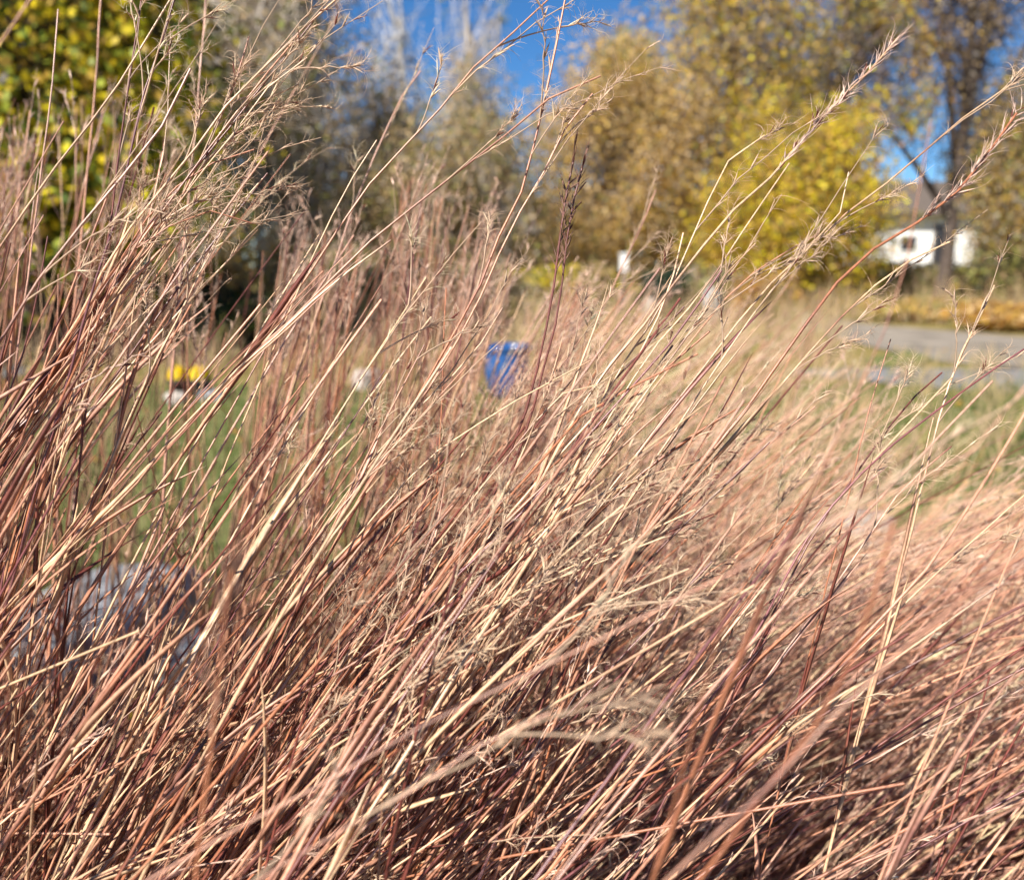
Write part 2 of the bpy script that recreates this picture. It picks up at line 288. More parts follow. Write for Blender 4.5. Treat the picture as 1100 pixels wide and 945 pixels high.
n = 5200; px_ = rng.uniform(820,1500,n); DD = rng.uniform(3.6,8.6,n); q_ = .5+.5*np.sin(px_*.03+DD*2.1)*np.cos(px_*.055-DD*1.3); k_ = q_ > .55+.4*rng.random(n)-.15; px_, DD = px_[k_], DD[k_]; n = len(DD)
P0 = np.stack([(px_-CX)/FPX*DD, DD, np.zeros(n)],-1); tp_ = P0+np.concatenate([rng.normal(.05,.06,(n,2)),rng.uniform(.08,.28,(n,1))],1)
b.tubes(np.stack([P0,(P0+tp_)/2+rng.normal(0,.01,(n,3)),tp_],1), np.array([.003,.004,.001])[None]*rng.uniform(.8,1.8,(n,1)), np.array([TAN,(.42,.30,.17),OLV,(.52,.38,.22)])[rng.integers(0,4,n)], sides=3, flat=.3)
tag(b.build('dry_weeds', M_grass), 'rough dry tan weeds between the lawn and the shrubs', 'weeds', kind='stuff')
# evergreen shrub, white box, stones far off
def shrub(name, label, px, D, w, h, n, ls, cols, wts=None, cat='shrub', group='shrubs beyond the path', bark=(.12,.09,.07)):
    p = at(px, D); return tree(name, label, cat, p, h*.8, (0,0,h*.5,w,w*.8,h*.5), n, ls, cols, tr=.03, nlimb=8, twig=110, nclump=26, clump=.5, wts=wts, group=group, bark=bark, lowest=.05)
SH = [(-60,10,1.2,1.5,[OLV,GRN,BRN],'dark olive shrub at the left edge behind the kerb'),
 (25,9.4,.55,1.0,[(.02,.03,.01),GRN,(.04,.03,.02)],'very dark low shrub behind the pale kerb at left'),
 (120,11.5,.8,1.3,[BRN,OLV,GRN],'brown green shrub behind the leftmost stalks'),
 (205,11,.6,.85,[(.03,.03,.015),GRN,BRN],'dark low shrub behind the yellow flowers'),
 (275,12,.65,1.45,[TAN,BRN,GOLD],'tan shrub above a dark hollow, left of centre'),
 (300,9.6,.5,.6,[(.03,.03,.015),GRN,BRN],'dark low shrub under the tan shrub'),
 (365,14,.8,1.2,[GREY,BRN,OLV],'grey brown shrub left of centre'),
 (440,13,.7,1.1,[OLV,GOLD,GREY],'olive and yellow flecked shrub near the centre'),
 (520,14,.8,1.05,[TAN,GREY,OLV],'pale tan shrub directly above the blue pot'),
 (575,15,.75,1.0,[OLV,YEL,BRN],'olive yellow shrub right of the dark upright stalks'),
 (640,13.6,.32,1.0,[BRN,OLV,TAN],'brown shrub partly covering the white box'),
 (628,16,.8,.95,[YEL,OLV,BRN],'yellow green shrub left of the white box'),
 (760,17,.8,.9,[GREY,BRN,OLV],'grey shrub between the juniper and the bright yellow tree'),
 (815,15,.55,.85,[RUST,GOLD,BRN],'rust orange shrub under the bright yellow tree'),
 (895,20,.8,.95,[BRN,OLV,TAN],'brown shrub left of the house corner'),
 (960,30,1.8,1.0,[BRN,OLV,TAN],'brown scrub hiding the foot of the house wall'),
 (1040,29,2.0,1.0,[OLV,BRN,GREY],'olive scrub under the right half of the house'),
 (1110,18,1.3,1.35,[OLV,(.07,.07,.03),BRN],'dark scrub at the right edge above the field'),
 (1075,13.4,.75,.42,[GOLD,TAN,RUST],'low golden bush on the field edge by the gravel road'),
 (1000,15.5,1.1,.4,[GOLD,TAN,OLV],'low straw coloured mound on the field beside the gravel road')]
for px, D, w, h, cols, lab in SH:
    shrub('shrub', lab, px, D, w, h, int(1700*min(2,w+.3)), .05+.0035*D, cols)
p = at(708, 15); r = tree('evergreen_shrub', 'dark green evergreen shrub right of the white box', 'shrub', p, .95, (.12,0,.55,.44,.4,.42), 2600, .07, [(.02,.06,.035),(.03,.08,.04),(.03,.05,.03)], tr=.03, nlimb=6, twig=60, nclump=20)
p = at(668, 14.6); e = empty('utility_box', p); tag(e, 'small white box on a post beside the dark green shrub', 'box')
b = MB(); b.box((p[0]-.05,p[1]-.08,.86),(p[0]+.06,p[1]+.08,1.12)); b.build('box_body', M_white, e, smooth=False)
b = MB(); b.box((p[0]-.07,p[1]-.10,1.122),(p[0]+.08,p[1]+.10,1.15)); b.build('lid', M_white, e, smooth=False)
b = MB(); b.box((p[0]-.03,p[1]-.03,-.05),(p[0]+.03,p[1]+.03,.858)); b.build('post', M_trim, e, smooth=False)

def boulder(name, label, centre, rad, m, group=None):
    import bmesh
    bm = bmesh.new(); bmesh.ops.create_icosphere(bm, subdivisions=4, radius=1)
    sd = rng.uniform(0, 50, 3); from mathutils import noise, Vector
    for v in bm.verts:
        n = noise.fractal(v.co*1.3+Vector(sd), 1.0, 2.0, 5)*.34; q = v.co*(1+n)
        q = Vector([.95*math.tanh(1.35*c) for c in q])*1.08
        v.co = Vector((q.x*rad[0], q.y*rad[1], q.z*rad[2]))
    me = bpy.data.meshes.new(name); bm.to_mesh(me); bm.free(); me.materials.append(m)
    for p_ in me.polygons: p_.use_smooth = True
    o = bpy.data.objects.new(name, me); COL.objects.link(o); o.location = tuple(centre); o.rotation_euler[2] = rng.uniform(0,3)
    return tag(o, label, 'boulder', group)
def bl(px, D, z): p = at(px, D, z); return p
boulder('boulder', 'grey blue boulder behind the stalks at lower left', bl(95, 1.95, .05), (.36,.2,.17), M_stone)
boulder('boulder', 'smaller grey stone right of the large grey boulder', bl(228, 1.85, .03), (.14,.10,.12), M_stone)
boulder('boulder', 'small dark grey stone at the foot of the lower middle stalks', bl(318, 1.6, .02), (.08,.07,.08), M_stone)
boulder('boulder', 'pale stone glimpsed through the stalks right of centre', bl(925, 3.0, .0), (.16,.12,.10), M_pale)
boulder('boulder', 'pale stone low among the stalks at the right', bl(950, 2.55, .0), (.12,.10,.07), M_pale)
boulder('boulder', 'pale stone at the right edge behind drooping stalks', bl(1110, 2.2, .04), (.22,.16,.15), M_pale)
boulder('boulder', 'whitish stone below the yellow flowers', bl(190, 6.1, .03), (.09,.07,.07), M_pale)
boulder('boulder', 'grey stone under the right hand yellow flowers', bl(228, 6.3, .0), (.10,.08,.08), M_stone)
boulder('boulder', 'cream stone at the lawn edge left of the blue pot', bl(395, 6.9, .05), (.13,.11,.12), M_pale)
boulder('boulder', 'tiny white stone below the dark green shrub', bl(698, 14.3, .3), (.09,.08,.16), M_pale)
boulder('boulder', 'tall pale grey stone right of the dark green shrub', bl(765, 14.5, .3), (.14,.12,.34), M_stone)

# glazed pot
p = at(545, 6.35); e = empty('plant_pot', p); tag(e, 'round glossy blue pot on the ground beyond the lawn', 'pot')
prof = [(.09,0),(.130,.06),(.160,.16),(.163,.24),(.155,.31),(.155,.345),(.175,.37),(.178,.39),(.165,.40),(.145,.385),(.14,.32),(.15,.2)]
def lathe(prof, c, n=28):
    a = np.linspace(0, 2*math.pi, n, endpoint=False); V = [(c[0]+r*math.cos(t), c[1]+r*math.sin(t), c[2]+z) for r, z in prof for t in a]
    return V, [(i*n+j, i*n+(j+1)%n, (i+1)*n+(j+1)%n, (i+1)*n+j) for i in range(len(prof)-1) for j in range(n)]
b = MB(); b.add(*lathe([(.001,.002)]+prof[:6], p), (1,1,1)); b.build('pot_body', M_pot, e)
b = MB(); b.add(*lathe(prof[5:], p), (1,1,1)); b.build('rim', M_pot, e)
b = MB(); b.add(*lathe([(.001,.30),(.1,.31),(.139,.30)], p), (1,1,1)); b.build('soil', M_soil, e)
# yellow flowers
for px, lab in ((194,'left of two yellow flower mounds in dark pots beyond the lawn'),(216,'right of two yellow flower mounds in dark pots beyond the lawn')):
    p = at(px, 6.4); e = empty('potted_flowers', p); tag(e, lab, 'flowers', 'yellow flower mounds'); r = .075
    b = MB(); b.add(*lathe([(.001,.002),(.06,.004),(.078,.12),(.085,.13),(.085,.15),(.07,.15)], p, 20), (1,1,1)); b.build('pot', M_black, e)
    n = 700; u = nrm(rng.normal(size=(n,3))); u[:,2] = np.abs(u[:,2])
    Cn = p+np.array([0,0,.15])+u*np.array([r,r,.085])*rng.uniform(.85,1.08,(n,1)); X = nrm(np.cross(u, rng.normal(size=(n,3)))); Y = np.cross(u, X)
    b = MB(); b.quads(Cn, X*.016, Y*.016, (.85,.62,.01)); b.build('blossoms', M_leaf, e, smooth=False)
    b = MB(); b.add(*lathe([(.001,.13),(.055,.14),(.065,.17),(.045,.21),(.001,.225)], p, 16), (.04,.07,.02)); b.build('leaves', M_grass, e)

# ------------------------------------------------------------ the grass stalks
# colours of dry bluestem: straw, salmon, rust, maroon, purple, pinkish
PAL = np.array([(.63,.41,.24),(.52,.255,.155),(.38,.145,.07),(.15,.042,.03),(.20,.07,.07),(.56,.305,.21)])
PN = ['straw','salmon','rust','maroon','purplish','pinkish']
PW = np.array([.19,.31,.14,.18,.05,.13])
def stemcol(pal, K):
    N = len(pal); t = np.linspace(0,1,K)[None,:,None]
    c = PAL[pal][:,None]*rng.uniform(.8,1.2,(N,1,1)); lo = PAL[rng.choice(6,N,p=[.08,.32,.2,.24,.04,.12])][:,None]
    f = np.clip((.75-t)*rng.uniform(.2,1.1,(N,1,1)), 0, .8); col = c*(1-f)+lo*f
    band = (rng.random((N,K,1)) < .16)*rng.uniform(.3,.9,(N,K,1)); col = col*(1-band)+np.array(PAL[3])*band
    return np.clip(col*rng.uniform(.85,1.15,(N,K,1)), .01, .8)
def build_heads(P0, Dv, L, mb, detail=2, col=None, tight=1.0):
    """racemes: zigzag axis, spikelets, curling hairs"""
    N = len(P0)
    if N == 0: return
    if col is None: col = np.array([.66,.50,.36])*np.ones((N,3))
    s = nrm(np.cross(Dv, rng.normal(size=(N,3)))); q = np.linspace(0,1,6)[None,:,None]; bend = rng.normal(0,.16,(N,1,1))
    ax = P0[:,None]+L[:,None,None]*(q*Dv[:,None]+q*q*bend*s[:,None]); zig = np.array([0,1,-1,1,-1,0])[None,:,None]*.0009
    ax = ax+zig*s[:,None]
    mb.tubes(ax, np.linspace(1,.4,6)[None]*.00055, col*.85, sides=4)
    M = {2:9, 1:5, 0:4}[detail]; tt = rng.uniform(.02,1,(N,M)); k = tt*5; i0 = np.minimum(k.astype(int),4); fr = (k-i0)[...,None]
    ii = np.arange(N)[:,None]; B = ax[ii,i0]*(1-fr)+ax[ii,i0+1]*fr; Td = nrm(ax[ii,i0+1]-ax[ii,i0])
    o = nrm(np.cross(Td, rng.normal(size=(N,M,3)))); dv = nrm(Td+o*rng.uniform(.08,.55,(N,M,1))*tight); ln = rng.uniform(.006,.0115,(N,M,1))
    q = np.array([0,.35,.7,1]); SP = B[:,:,None]+dv[:,:,None]*ln[:,:,None]*q[:,None]+o[:,:,None]*ln[:,:,None]*.12*(q**2)[:,None]
    cc = np.repeat(col[:,None],M,1)*rng.uniform(.75,1.35,(N,M,1)); w = rng.uniform(.7,1.2,(N,M))
    dk = rng.random((N,M)) < .10; cc[dk] = PAL[3]*1.2
    mb.tubes(SP.reshape(-1,4,3), (np.array([.4,1,.75,.1])*(.00062 if detail==2 else .00085)*w[...,None]).reshape(-1,4), np.clip(cc,0,.8).reshape(-1,3), sides=4, flat=.55)
    # hairs and awns
    H = {2:5, 1:2, 0:1}[detail] if tight == 1 else 1
    for h in range(H):
        st = SP[:,:,rng.integers(1,4)]; o2 = nrm(np.cross(dv, rng.normal(size=(N,M,3)))); c2 = nrm(np.cross(dv,o2))
        d2 = nrm(dv*.9+o2*rng.uniform(.1,1.3,(N,M,1))*tight); l2 = rng.uniform(.004,.015,(N,M,1)); q = np.linspace(0,1,5)
        HP = st[:,:,None]+l2[:,:,None]*(d2[:,:,None]*q[:,None]+(c2*rng.normal(0,.5,(N,M,1))-dv*rng.uniform(0,.7,(N,M,1)))[:,:,None]*(q**2)[:,None])
        mb.tubes(HP.reshape(-1,5,3), np.array([1,.9,.8,.6,.3])[None]*(.00013 if detail==2 else .00019), np.clip(np.repeat(col[:,None],M,1)*1.2,0,.8).reshape(-1,3), sides=3)

def interp_at(P, t):                                     # P (N,K,3), t (N,) -> point, tangent
    K = P.shape[1]; k = np.clip(t,0,.9999)*(K-1); i = k.astype(int); f = (k-i)[:,None]; n = np.arange(len(P))
    return P[n,i]*(1-f)+P[n,i+1]*f, nrm(P[n,i+1]-P[n,i])
def grow(P, rad, pal, heads=1.0, nleaf=2, detail=2, nb=2, headt=(.84,.99), hl=(.025,.045), vis=(.35,.95), hug=False):
    """geometry of N stalks; returns dict of MB"""
    N, K, _ = P.shape; out = {}
    m = MB(); t = np.linspace(0,1,K); rr = rad[:,None]*(1.1-.62*t[None]**1.3)
    m.tubes(P, rr, stemcol(pal, K), sides=6 if detail == 2 else 4); out['stem'] = [m]
    ll = []
    for j in range(nleaf):                               # leaf blades clasping the stem then leaving it at a slight angle
        use = np.ones(N,bool) if detail==2 else rng.random(N) < .85
        Q = P[use]; n = len(Q)
        if not n: continue
        t0 = rng.uniform(vis[0],vis[1]-.2,n); B, T = interp_at(Q, t0); tot = np.linalg.norm(np.diff(Q,axis=1),axis=2).sum(1)
        o = nrm(np.cross(T, rng.normal(size=(n,3)))); L = rng.uniform(.07,.22,n)
        q = np.linspace(0,1,9)[None,:,None]; sg = rng.uniform(.01,.05 if (hug and j < 3) else .22,n)[:,None,None]; curl = (rng.normal(0,.02 if (hug and j < 3) else .10,n)*np.where(rng.random(n) < .2, 1 if (hug and j < 3) else 3.2, 1))[:,None,None]
        along = np.stack([interp_at(Q, np.clip(t0+L/tot*qq, 0, .999))[0] for qq in np.linspace(0,1,9)],1)
        LP = along*.55+(B[:,None]+L[:,None,None]*q*T[:,None])*.45+L[:,None,None]*(o[:,None]*(sg*q**1.3)+np.cross(o,T)[:,None]*curl*q**2+np.array([0,0,-1])*.06*q**2.5)
        w = rng.uniform(.0008,.0022,n)[:,None]*np.array([.75,1,1.05,1,.95,.85,.7,.45,.05])[None]
        pc = np.where(rng.random(n)<.4, pal[use], rng.choice(6,n,p=PW))
        m = MB(); m.tubes(LP, w, stemcol(pc,9), sides=4, flat=.22, twist=rng.normal(0,1.6,n)); ll.append(m)
    out['leaf_blade'] = ll
    hh = []
    hm = MB(); use = rng.random(N) < heads; Q = P[use]; n = len(Q)
    if n:
        hc = np.array([.70,.50,.34] if detail == 2 else [.66,.43,.31])*rng.uniform(.8,1.15,(n,1)); B, T = interp_at(Q, np.full(n,.93)); L = rng.uniform(*hl,n)
        E, _ = interp_at(Q, np.full(n,.999)); build_heads(B, nrm(E-B+T*.001), L+np.linalg.norm(E-B,axis=1), hm, detail, hc); hh.append(hm)
        for j in range(nb):
            u2 = rng.random(n) < (1 if detail==2 and j==0 else .6)
            if not u2.any(): continue
            q2 = Q[u2]; k = len(q2); B, T = interp_at(q2, rng.uniform(*headt,k)); o = nrm(np.cross(T, rng.normal(size=(k,3))))
            D2 = nrm(T+o*rng.uniform(.1,.5,(k,1))); L2 = rng.uniform(.012,.045,k)
            q = np.linspace(0,1,5)[None,:,None]; br = B[:,None]+L2[:,None,None]*(q*D2[:,None]+q*q*.12*o[:,None])
            hm = MB(); hm.tubes(br, np.linspace(.0006,.0004,5)[None]*np.ones((k,1)), hc[u2]*.8, sides=4)
            build_heads(br[:,-1], nrm(br[:,-1]-br[:,-2]), rng.uniform(*hl,k)*.8, hm, detail, hc[u2]); hh.append(hm)
    out['seed_head'] = hh
    return out

def to_ground(Pt, ang, az, dA, steps=12):
    """points from Pt (N,3) down to the ground; ang = angle above horizontal at Pt, steepening by dA"""
    N = len(Pt); z = Pt[:,2:3]*(np.linspace(1,0,steps)[None]**1.0)
    f = 1-z/np.maximum(Pt[:,2:3],1e-3); a = np.clip(ang[:,None]+dA[:,None]*f, .12, 1.53); a = np.where(ang[:,None] > 1.53, ang[:,None], a)
    dz = -np.diff(z,axis=1); ds = dz/np.tan((a[:,1:]+a[:,:-1])/2); s = np.concatenate([np.zeros((N,1)), np.cumsum(ds,1)],1)
    X = Pt[:,0:1]-s*np.cos(az)[:,None]; Y = Pt[:,1:2]-s*np.sin(az)[:,None]
    return np.stack([X,Y,z],-1)[:,::-1]                    # root first
def resample(P, K):
    seg = np.linalg.norm(np.diff(P,axis=0),axis=1); s = np.concatenate([[0],np.cumsum(seg)]); u = np.linspace(0,s[-1],K)
    return np.stack([np.interp(u,s,P[:,i]) for i in range(3)],-1)
def crom(pts, n=6):
    pts = np.asarray(pts,float); p = np.vstack([2*pts[0]-pts[1],pts,2*pts[-1]-pts[-2]]); o = []
    for i in range(1,len(p)-2):
        for t in np.linspace(0,1,n,endpoint=False):
            o.append(.5*((2*p[i])+(-p[i-1]+p[i+1])*t+(2*p[i-1]-5*p[i]+4*p[i+1]-p[i+2])*t*t+(-p[i-1]+3*p[i]-3*p[i+1]+p[i+2])*t**3))
    o.append(pts[-1]); return np.array(o)

# traced stalks: pixel path bottom to top, depth at start / end, radius mm, palette, head
H = [
 ([(17,440),(70,367),(95,320),(135,252),(203,169),(254,101),(362,-2)],.56,.56,1.25,0,'h','long straw stalk of the bundle sweeping to the top left of the sky'),
 ([(10,460),(62,385),(100,322),(150,252),(212,178),(262,118),(345,12)],.57,.57,1.1,3,'n','dark maroon stalk running under the long straw stalk of the upper left bundle'),
 ([(30,440),(85,372),(130,290),(190,205),(235,148),(300,60),(322,38)],.55,.57,1.2,1,'h','salmon stalk in the upper left bundle ending in spiky heads'),
 ([(40,445),(110,340),(160,270),(210,190),(247,128),(288,108),(321,90)],.57,.58,.9,0,'h','stalk of the upper left bundle forking away low to the right'),
 ([(60,400),(110,325),(150,280),(188,225),(225,150),(250,95),(268,40)],.58,.58,1.0,1,'h','steeper salmon stalk on the left side of the upper left bundle'),
 ([(50,430),(105,345),(160,262),(216,186),(236,165),(290,92),(330,62)],.56,.55,.9,0,'h','pale stalk with a greenish gleam in the upper left bundle'),
 ([(-40,320),(0,265),(37,208),(110,115),(150,55),(185,-5)],.55,.55,1.15,0,'n','clean straw stalk crossing the yellow tree from lower left'),
 ([(25,330),(42,205),(56,90),(63,10)],.66,.68,1.1,5,'n','nearly upright purplish stalk against the yellow tree'),
 ([(95,330),(127,223),(152,112),(172,50),(188,0)],.54,.54,1.2,4,'h','purple stalk rising just right of the clean straw one'),
 ([(110,300),(127,170),(138,90),(154,-10)],.58,.58,1.1,3,'h','dark upright stalk between purple stalk and yellow leaves'),
 ([(70,440),(125,294),(160,258),(190,240),(237,225),(271,240)],.55,.55,.9,2,'h','rusty stalk drooping over at its tip, left of the tan shrub'),
 ([(80,420),(132,277),(170,240),(210,217),(244,203)],.56,.56,.9,0,'h','straw stalk just above the drooping rusty one'),
 ([(90,380),(140,260),(200,190),(240,172),(274,161)],.57,.57,.9,2,'h','low leaning stalk ending in a dark tip near the grey tree'),
 ([(130,470),(161,400),(210,306),(224,273),(243,238),(282,192)],.57,.58,1.0,0,'h','single pale stalk with a crown of curls above the yellow flowers'),
 ([(-30,90),(0,45),(37,0),(60,-40)],.42,.42,1.3,1,'n','thick blurred stalk in the top left corner'),
 ([(80,330),(91,217),(101,112),(108,-5)],.85,.87,1.4,1,'n','blurred upright salmon stalk in front of the yellow tree'),
 ([(140,360),(156,250),(176,162),(183,34)],.60,.62,.7,0,'n','thin pale upright stalk right of the purple pair'),
 ([(196,280),(210,135),(217,50),(222,-10)],.80,.82,1.4,5,'h','blurred pinkish upright stalk left of the blue gap'),
 ([(240,240),(280,162),(320,90),(355,30)],.95,1.0,1.3,5,'h','blurred stalk behind the upper left bundle'),
 ([(-10,480),(4,440),(27,371),(42,310),(51,253)],.54,.55,.9,3,'n','thin dark red blade ending above the kerb at left'),
 ([(-60,430),(-20,400),(42,299),(110,215),(165,150),(205,75)],.50,.52,1.4,5,'h','thick pinkish stalk with fluff crossing the left edge'),
 ([(70,470),(76,440),(99,337)],.54,.54,.8,0,'n','short pale blade tip above the curled fluff at left'),
 ([(30,630),(149,516),(254,395),(301,354),(345,312),(400,258),(467,204),(526,159),(585,110),(623,88),(645,82)],.56,.55,1.25,1,'h','very long banded stalk running from lower left to the spiky head below the sky gap'),
 ([(20,640),(140,527),(176,481),(254,398),(310,350),(360,302),(420,258)],.55,.55,1.3,0,'n','bright straw stalk laid alongside the very long banded one'),
 ([(120,600),(215,460),(300,340),(360,252),(412,180),(464,128),(498,83),(540,45),(592,-4)],.57,.56,1.15,1,'h','long salmon stalk reaching the top edge across the sky gap'),
 ([(200,840),(280,720),(360,566),(429,459),(477,376),(509,320),(536,256),(560,207),(585,107),(598,45),(607,-4)],.56,.56,1.2,2,'h','steep stalk reaching up through the middle of the blue sky'),
 ([(290,720),(372,560),(440,452),(487,372),(517,318),(553,238),(588,176),(619,117),(636,100)],.56,.56,1.1,1,'h','stalk beside the steep middle one, its head bent right'),
 ([(440,760),(480,680),(520,560),(560,455),(574,410),(595,310),(605,235),(617,169)],.57,.57,1.3,3,'b','dark maroon upright stalk in the centre, left of a close pair'),
 ([(450,760),(490,680),(530,560),(568,455),(584,400),(602,320),(612,235),(629,169)],.58,.58,1.2,3,'b','dark maroon upright stalk in the centre, right of a close pair'),
 ([(300,360),(360,225),(405,150)],.56,.56,.8,0,'n','short pale blade tip left of centre below the sky'),
 ([(340,340),(386,207),(429,110),(453,76)],.78,.80,1.2,5,'h','soft pinkish stalk in front of the grey trees'),
 ([(620,400),(652,320),(680,262),(705,204)],.80,.85,1.3,5,'h','soft pinkish stalk crossing the white box'),
 ([(540,600),(600,480),(650,400),(690,350),(730,298),(791,223),(828,190),(862,152),(892,118),(930,81),(964,42)],.56,.58,1.3,0,'B','stalk with a dense pink brush head in front of the amber tree'),
 ([(590,560),(660,440),(705,370),(750,320),(815,223),(848,176)],.56,.57,.9,0,'n','pale stalk alongside the one with the dense pink brush'),
 ([(600,520),(670,390),(715,320),(760,217),(774,193),(788,166),(821,146)],.57,.57,1.0,0,'h','stalk ending in a small V of seeds in front of the golden tree'),
 ([(560,650),(690,480),(815,320),(876,261),(909,230),(967,186),(1011,146),(1048,118),(1089,88),(1120,68)],.56,.58,1.1,0,'h','long stalk crossing the house roof to the upper right edge'),
 ([(700,500),(800,350),(860,275),(899,234),(916,210),(912,185)],.56,.56,.9,0,'h','stalk with an upright fork just left of the roof'),
 ([(600,700),(730,527),(798,445),(882,325),(933,271),(1001,230),(1041,193),(1068,156),(1092,122)],.54,.55,1.5,2,'B','thick brown pink stalk crossing the white house wall'),
 ([(780,480),(860,390),(923,320),(967,288),(987,271),(1021,259)],.55,.56,1.1,0,'h','tan stalk ending low against the white house wall'),
 ([(680,440),(735,365),(765,320),(785,288),(812,262)],.56,.56,.9,0,'h','short tan stalk under the bright yellow tree'),
 ([(700,420),(780,320),(830,280),(880,250)],.62,.64,1.0,1,'h','salmon stalk below the roof-crossing one'),
 ([(930,760),(964,630),(1001,479),(1024,398),(1045,354),(1068,308)],.58,.6,1.3,0,'h','steep pale stalk in front of the gravel road'),
 ([(850,760),(974,635),(1035,554),(1068,500),(1112,425)],.48,.46,1.4,1,'n','thick salmon stalk at the right edge crossing the lawn'),
 ([(740,780),(800,700),(860,590),(923,510),(980,462),(1041,415),(1110,368)],.56,.56,1.1,4,'n','purplish stalk leaving the right edge over the path'),
 ([(780,760),(845,630),(876,571),(920,510),(947,469),(980,428),(1011,401)],.58,.60,1.1,3,'h','dark stalk with spiky head before the green lawn at right'),
 ([(900,580),(920,500),(933,442),(957,364)],.58,.59,.8,2,'n','thin rust blade pointing up before the grass strip'),
 ([(800,760),(850,690),(903,621),(964,533),(1021,479)],.57,.58,1.0,5,'h','pinkish stalk below the dark spiky one at right'),
 ([(900,720),(960,660),(1018,605),(1110,522)],.60,.60,.8,0,'n','thin pale blade leaving the right edge below the lawn'),
 ([(740,800),(801,581),(842,462),(886,310)],.36,.36,.9,2,'n','soft blurred rust stalk close to the viewer, right of centre'),
 ([(750,945),(850,810),(900,745),(945,620),(960,560)],.36,.34,1.6,2,'n','wide blurred rust blade close to the viewer at lower right'),
 ([(700,960),(830,840),(975,690),(1110,585)],.34,.34,1.5,1,'n','wide blurred salmon stalk close to the viewer at lower right'),
 ([(250,720),(360,604),(464,490),(567,424),(640,385)],.55,.56,.9,0,'n','thin pale stalk crossing low over the centre dark pair'),
 ([(400,740),(481,630),(560,552),(602,503),(671,424),(738,345),(775,290)],.55,.56,1.4,4,'n','thick dark and purple stalk right of centre'),
 ([(420,720),(533,630),(602,552),(664,524),(738,497),(755,494)],.52,.52,1.0,0,'h','yellowish stalk with curled hairs right of centre'),
 ([(540,720),(636,630),(688,579),(738,517),(800,430)],.45,.44,1.6,1,'n','thick salmon stalk close in front, right of centre'),
 ([(540,560),(616,472),(657,427),(706,345),(735,250)],.56,.57,1.2,0,'n','bright straw stalk below the golden tree'),
 ([(480,570),(550,483),(602,424),(647,412)],.56,.56,1.0,0,'h','straw stalk with fluffy head right of the blue pot'),
 ([(300,640),(381,517),(429,459),(477,410),(509,379),(540,331)],.57,.57,1.0,0,'h','stalk with a small curled head left of the blue pot'),
 ([(445,680),(453,621),(467,552),(474,450),(479,310)],.60,.62,.9,2,'n','upright thin rust blade left of the blue pot'),
 ([(100,945),(165,875),(215,820),(280,770),(350,730),(470,655)],.50,.50,1.3,1,'n','salmon stalk sweeping low along the bottom left'),
 ([(60,960),(230,880),(360,800),(500,720),(620,660),(740,610)],.50,.45,1.0,0,'h','blurred low stalk ending in pale fluff at lower centre'),
 ([(230,980),(340,905),(440,850),(520,800),(590,765)],.40,.40,1.0,5,'h','close blurred stalk with pale fluff at the bottom centre'),
 ([(220,860),(232,760),(246,640),(252,600)],.36,.36,1.6,2,'b','soft brown blurred upright stalk over the lawn gap at left'),
 ([(980,520),(1040,490),(1075,450),(1115,400)],.40,.40,1.0,5,'h','blurred fluffy stalk at the right edge above the lawn'),
 ([(930,400),(952,350),(975,280),(990,180),(998,130)],.42,.42,.9,2,'n','blurred upright rust stalk before the big dark tree'),
]
cands = []                                                   # (points, radius m, pal, headtype, label)
for px, d0, d1, r, pal, hd, lab in H:
    px = np.array(px,float); f_ = .80 if d0 < .45 else 1.0; r = r*(.62 if d0 < .45 else 1.05); dd = np.linspace(d0,d1,len(px))*f_; W3 = crom(unproj(px[:,0],px[:,1],dd))
    v = W3[0]-W3[2]; v = -v; hz = math.hypot(v[0],v[1]); ang = math.atan2(max(v[2],.001),hz); az = math.atan2(v[1],v[0])
    if W3[0][2] > .03:
        low = to_ground(W3[0][None], np.array([ang]), np.array([az]), np.array([max(0, min(R(35), R(86)-ang))]))[0]
        W3 = np.vstack([low[:-1], W3])
    P = resample(W3, 40)+rng.normal(0,.0003,(40,3)); cands.append((P, r*.001, pal, hd, lab))
NHERO = len(cands)

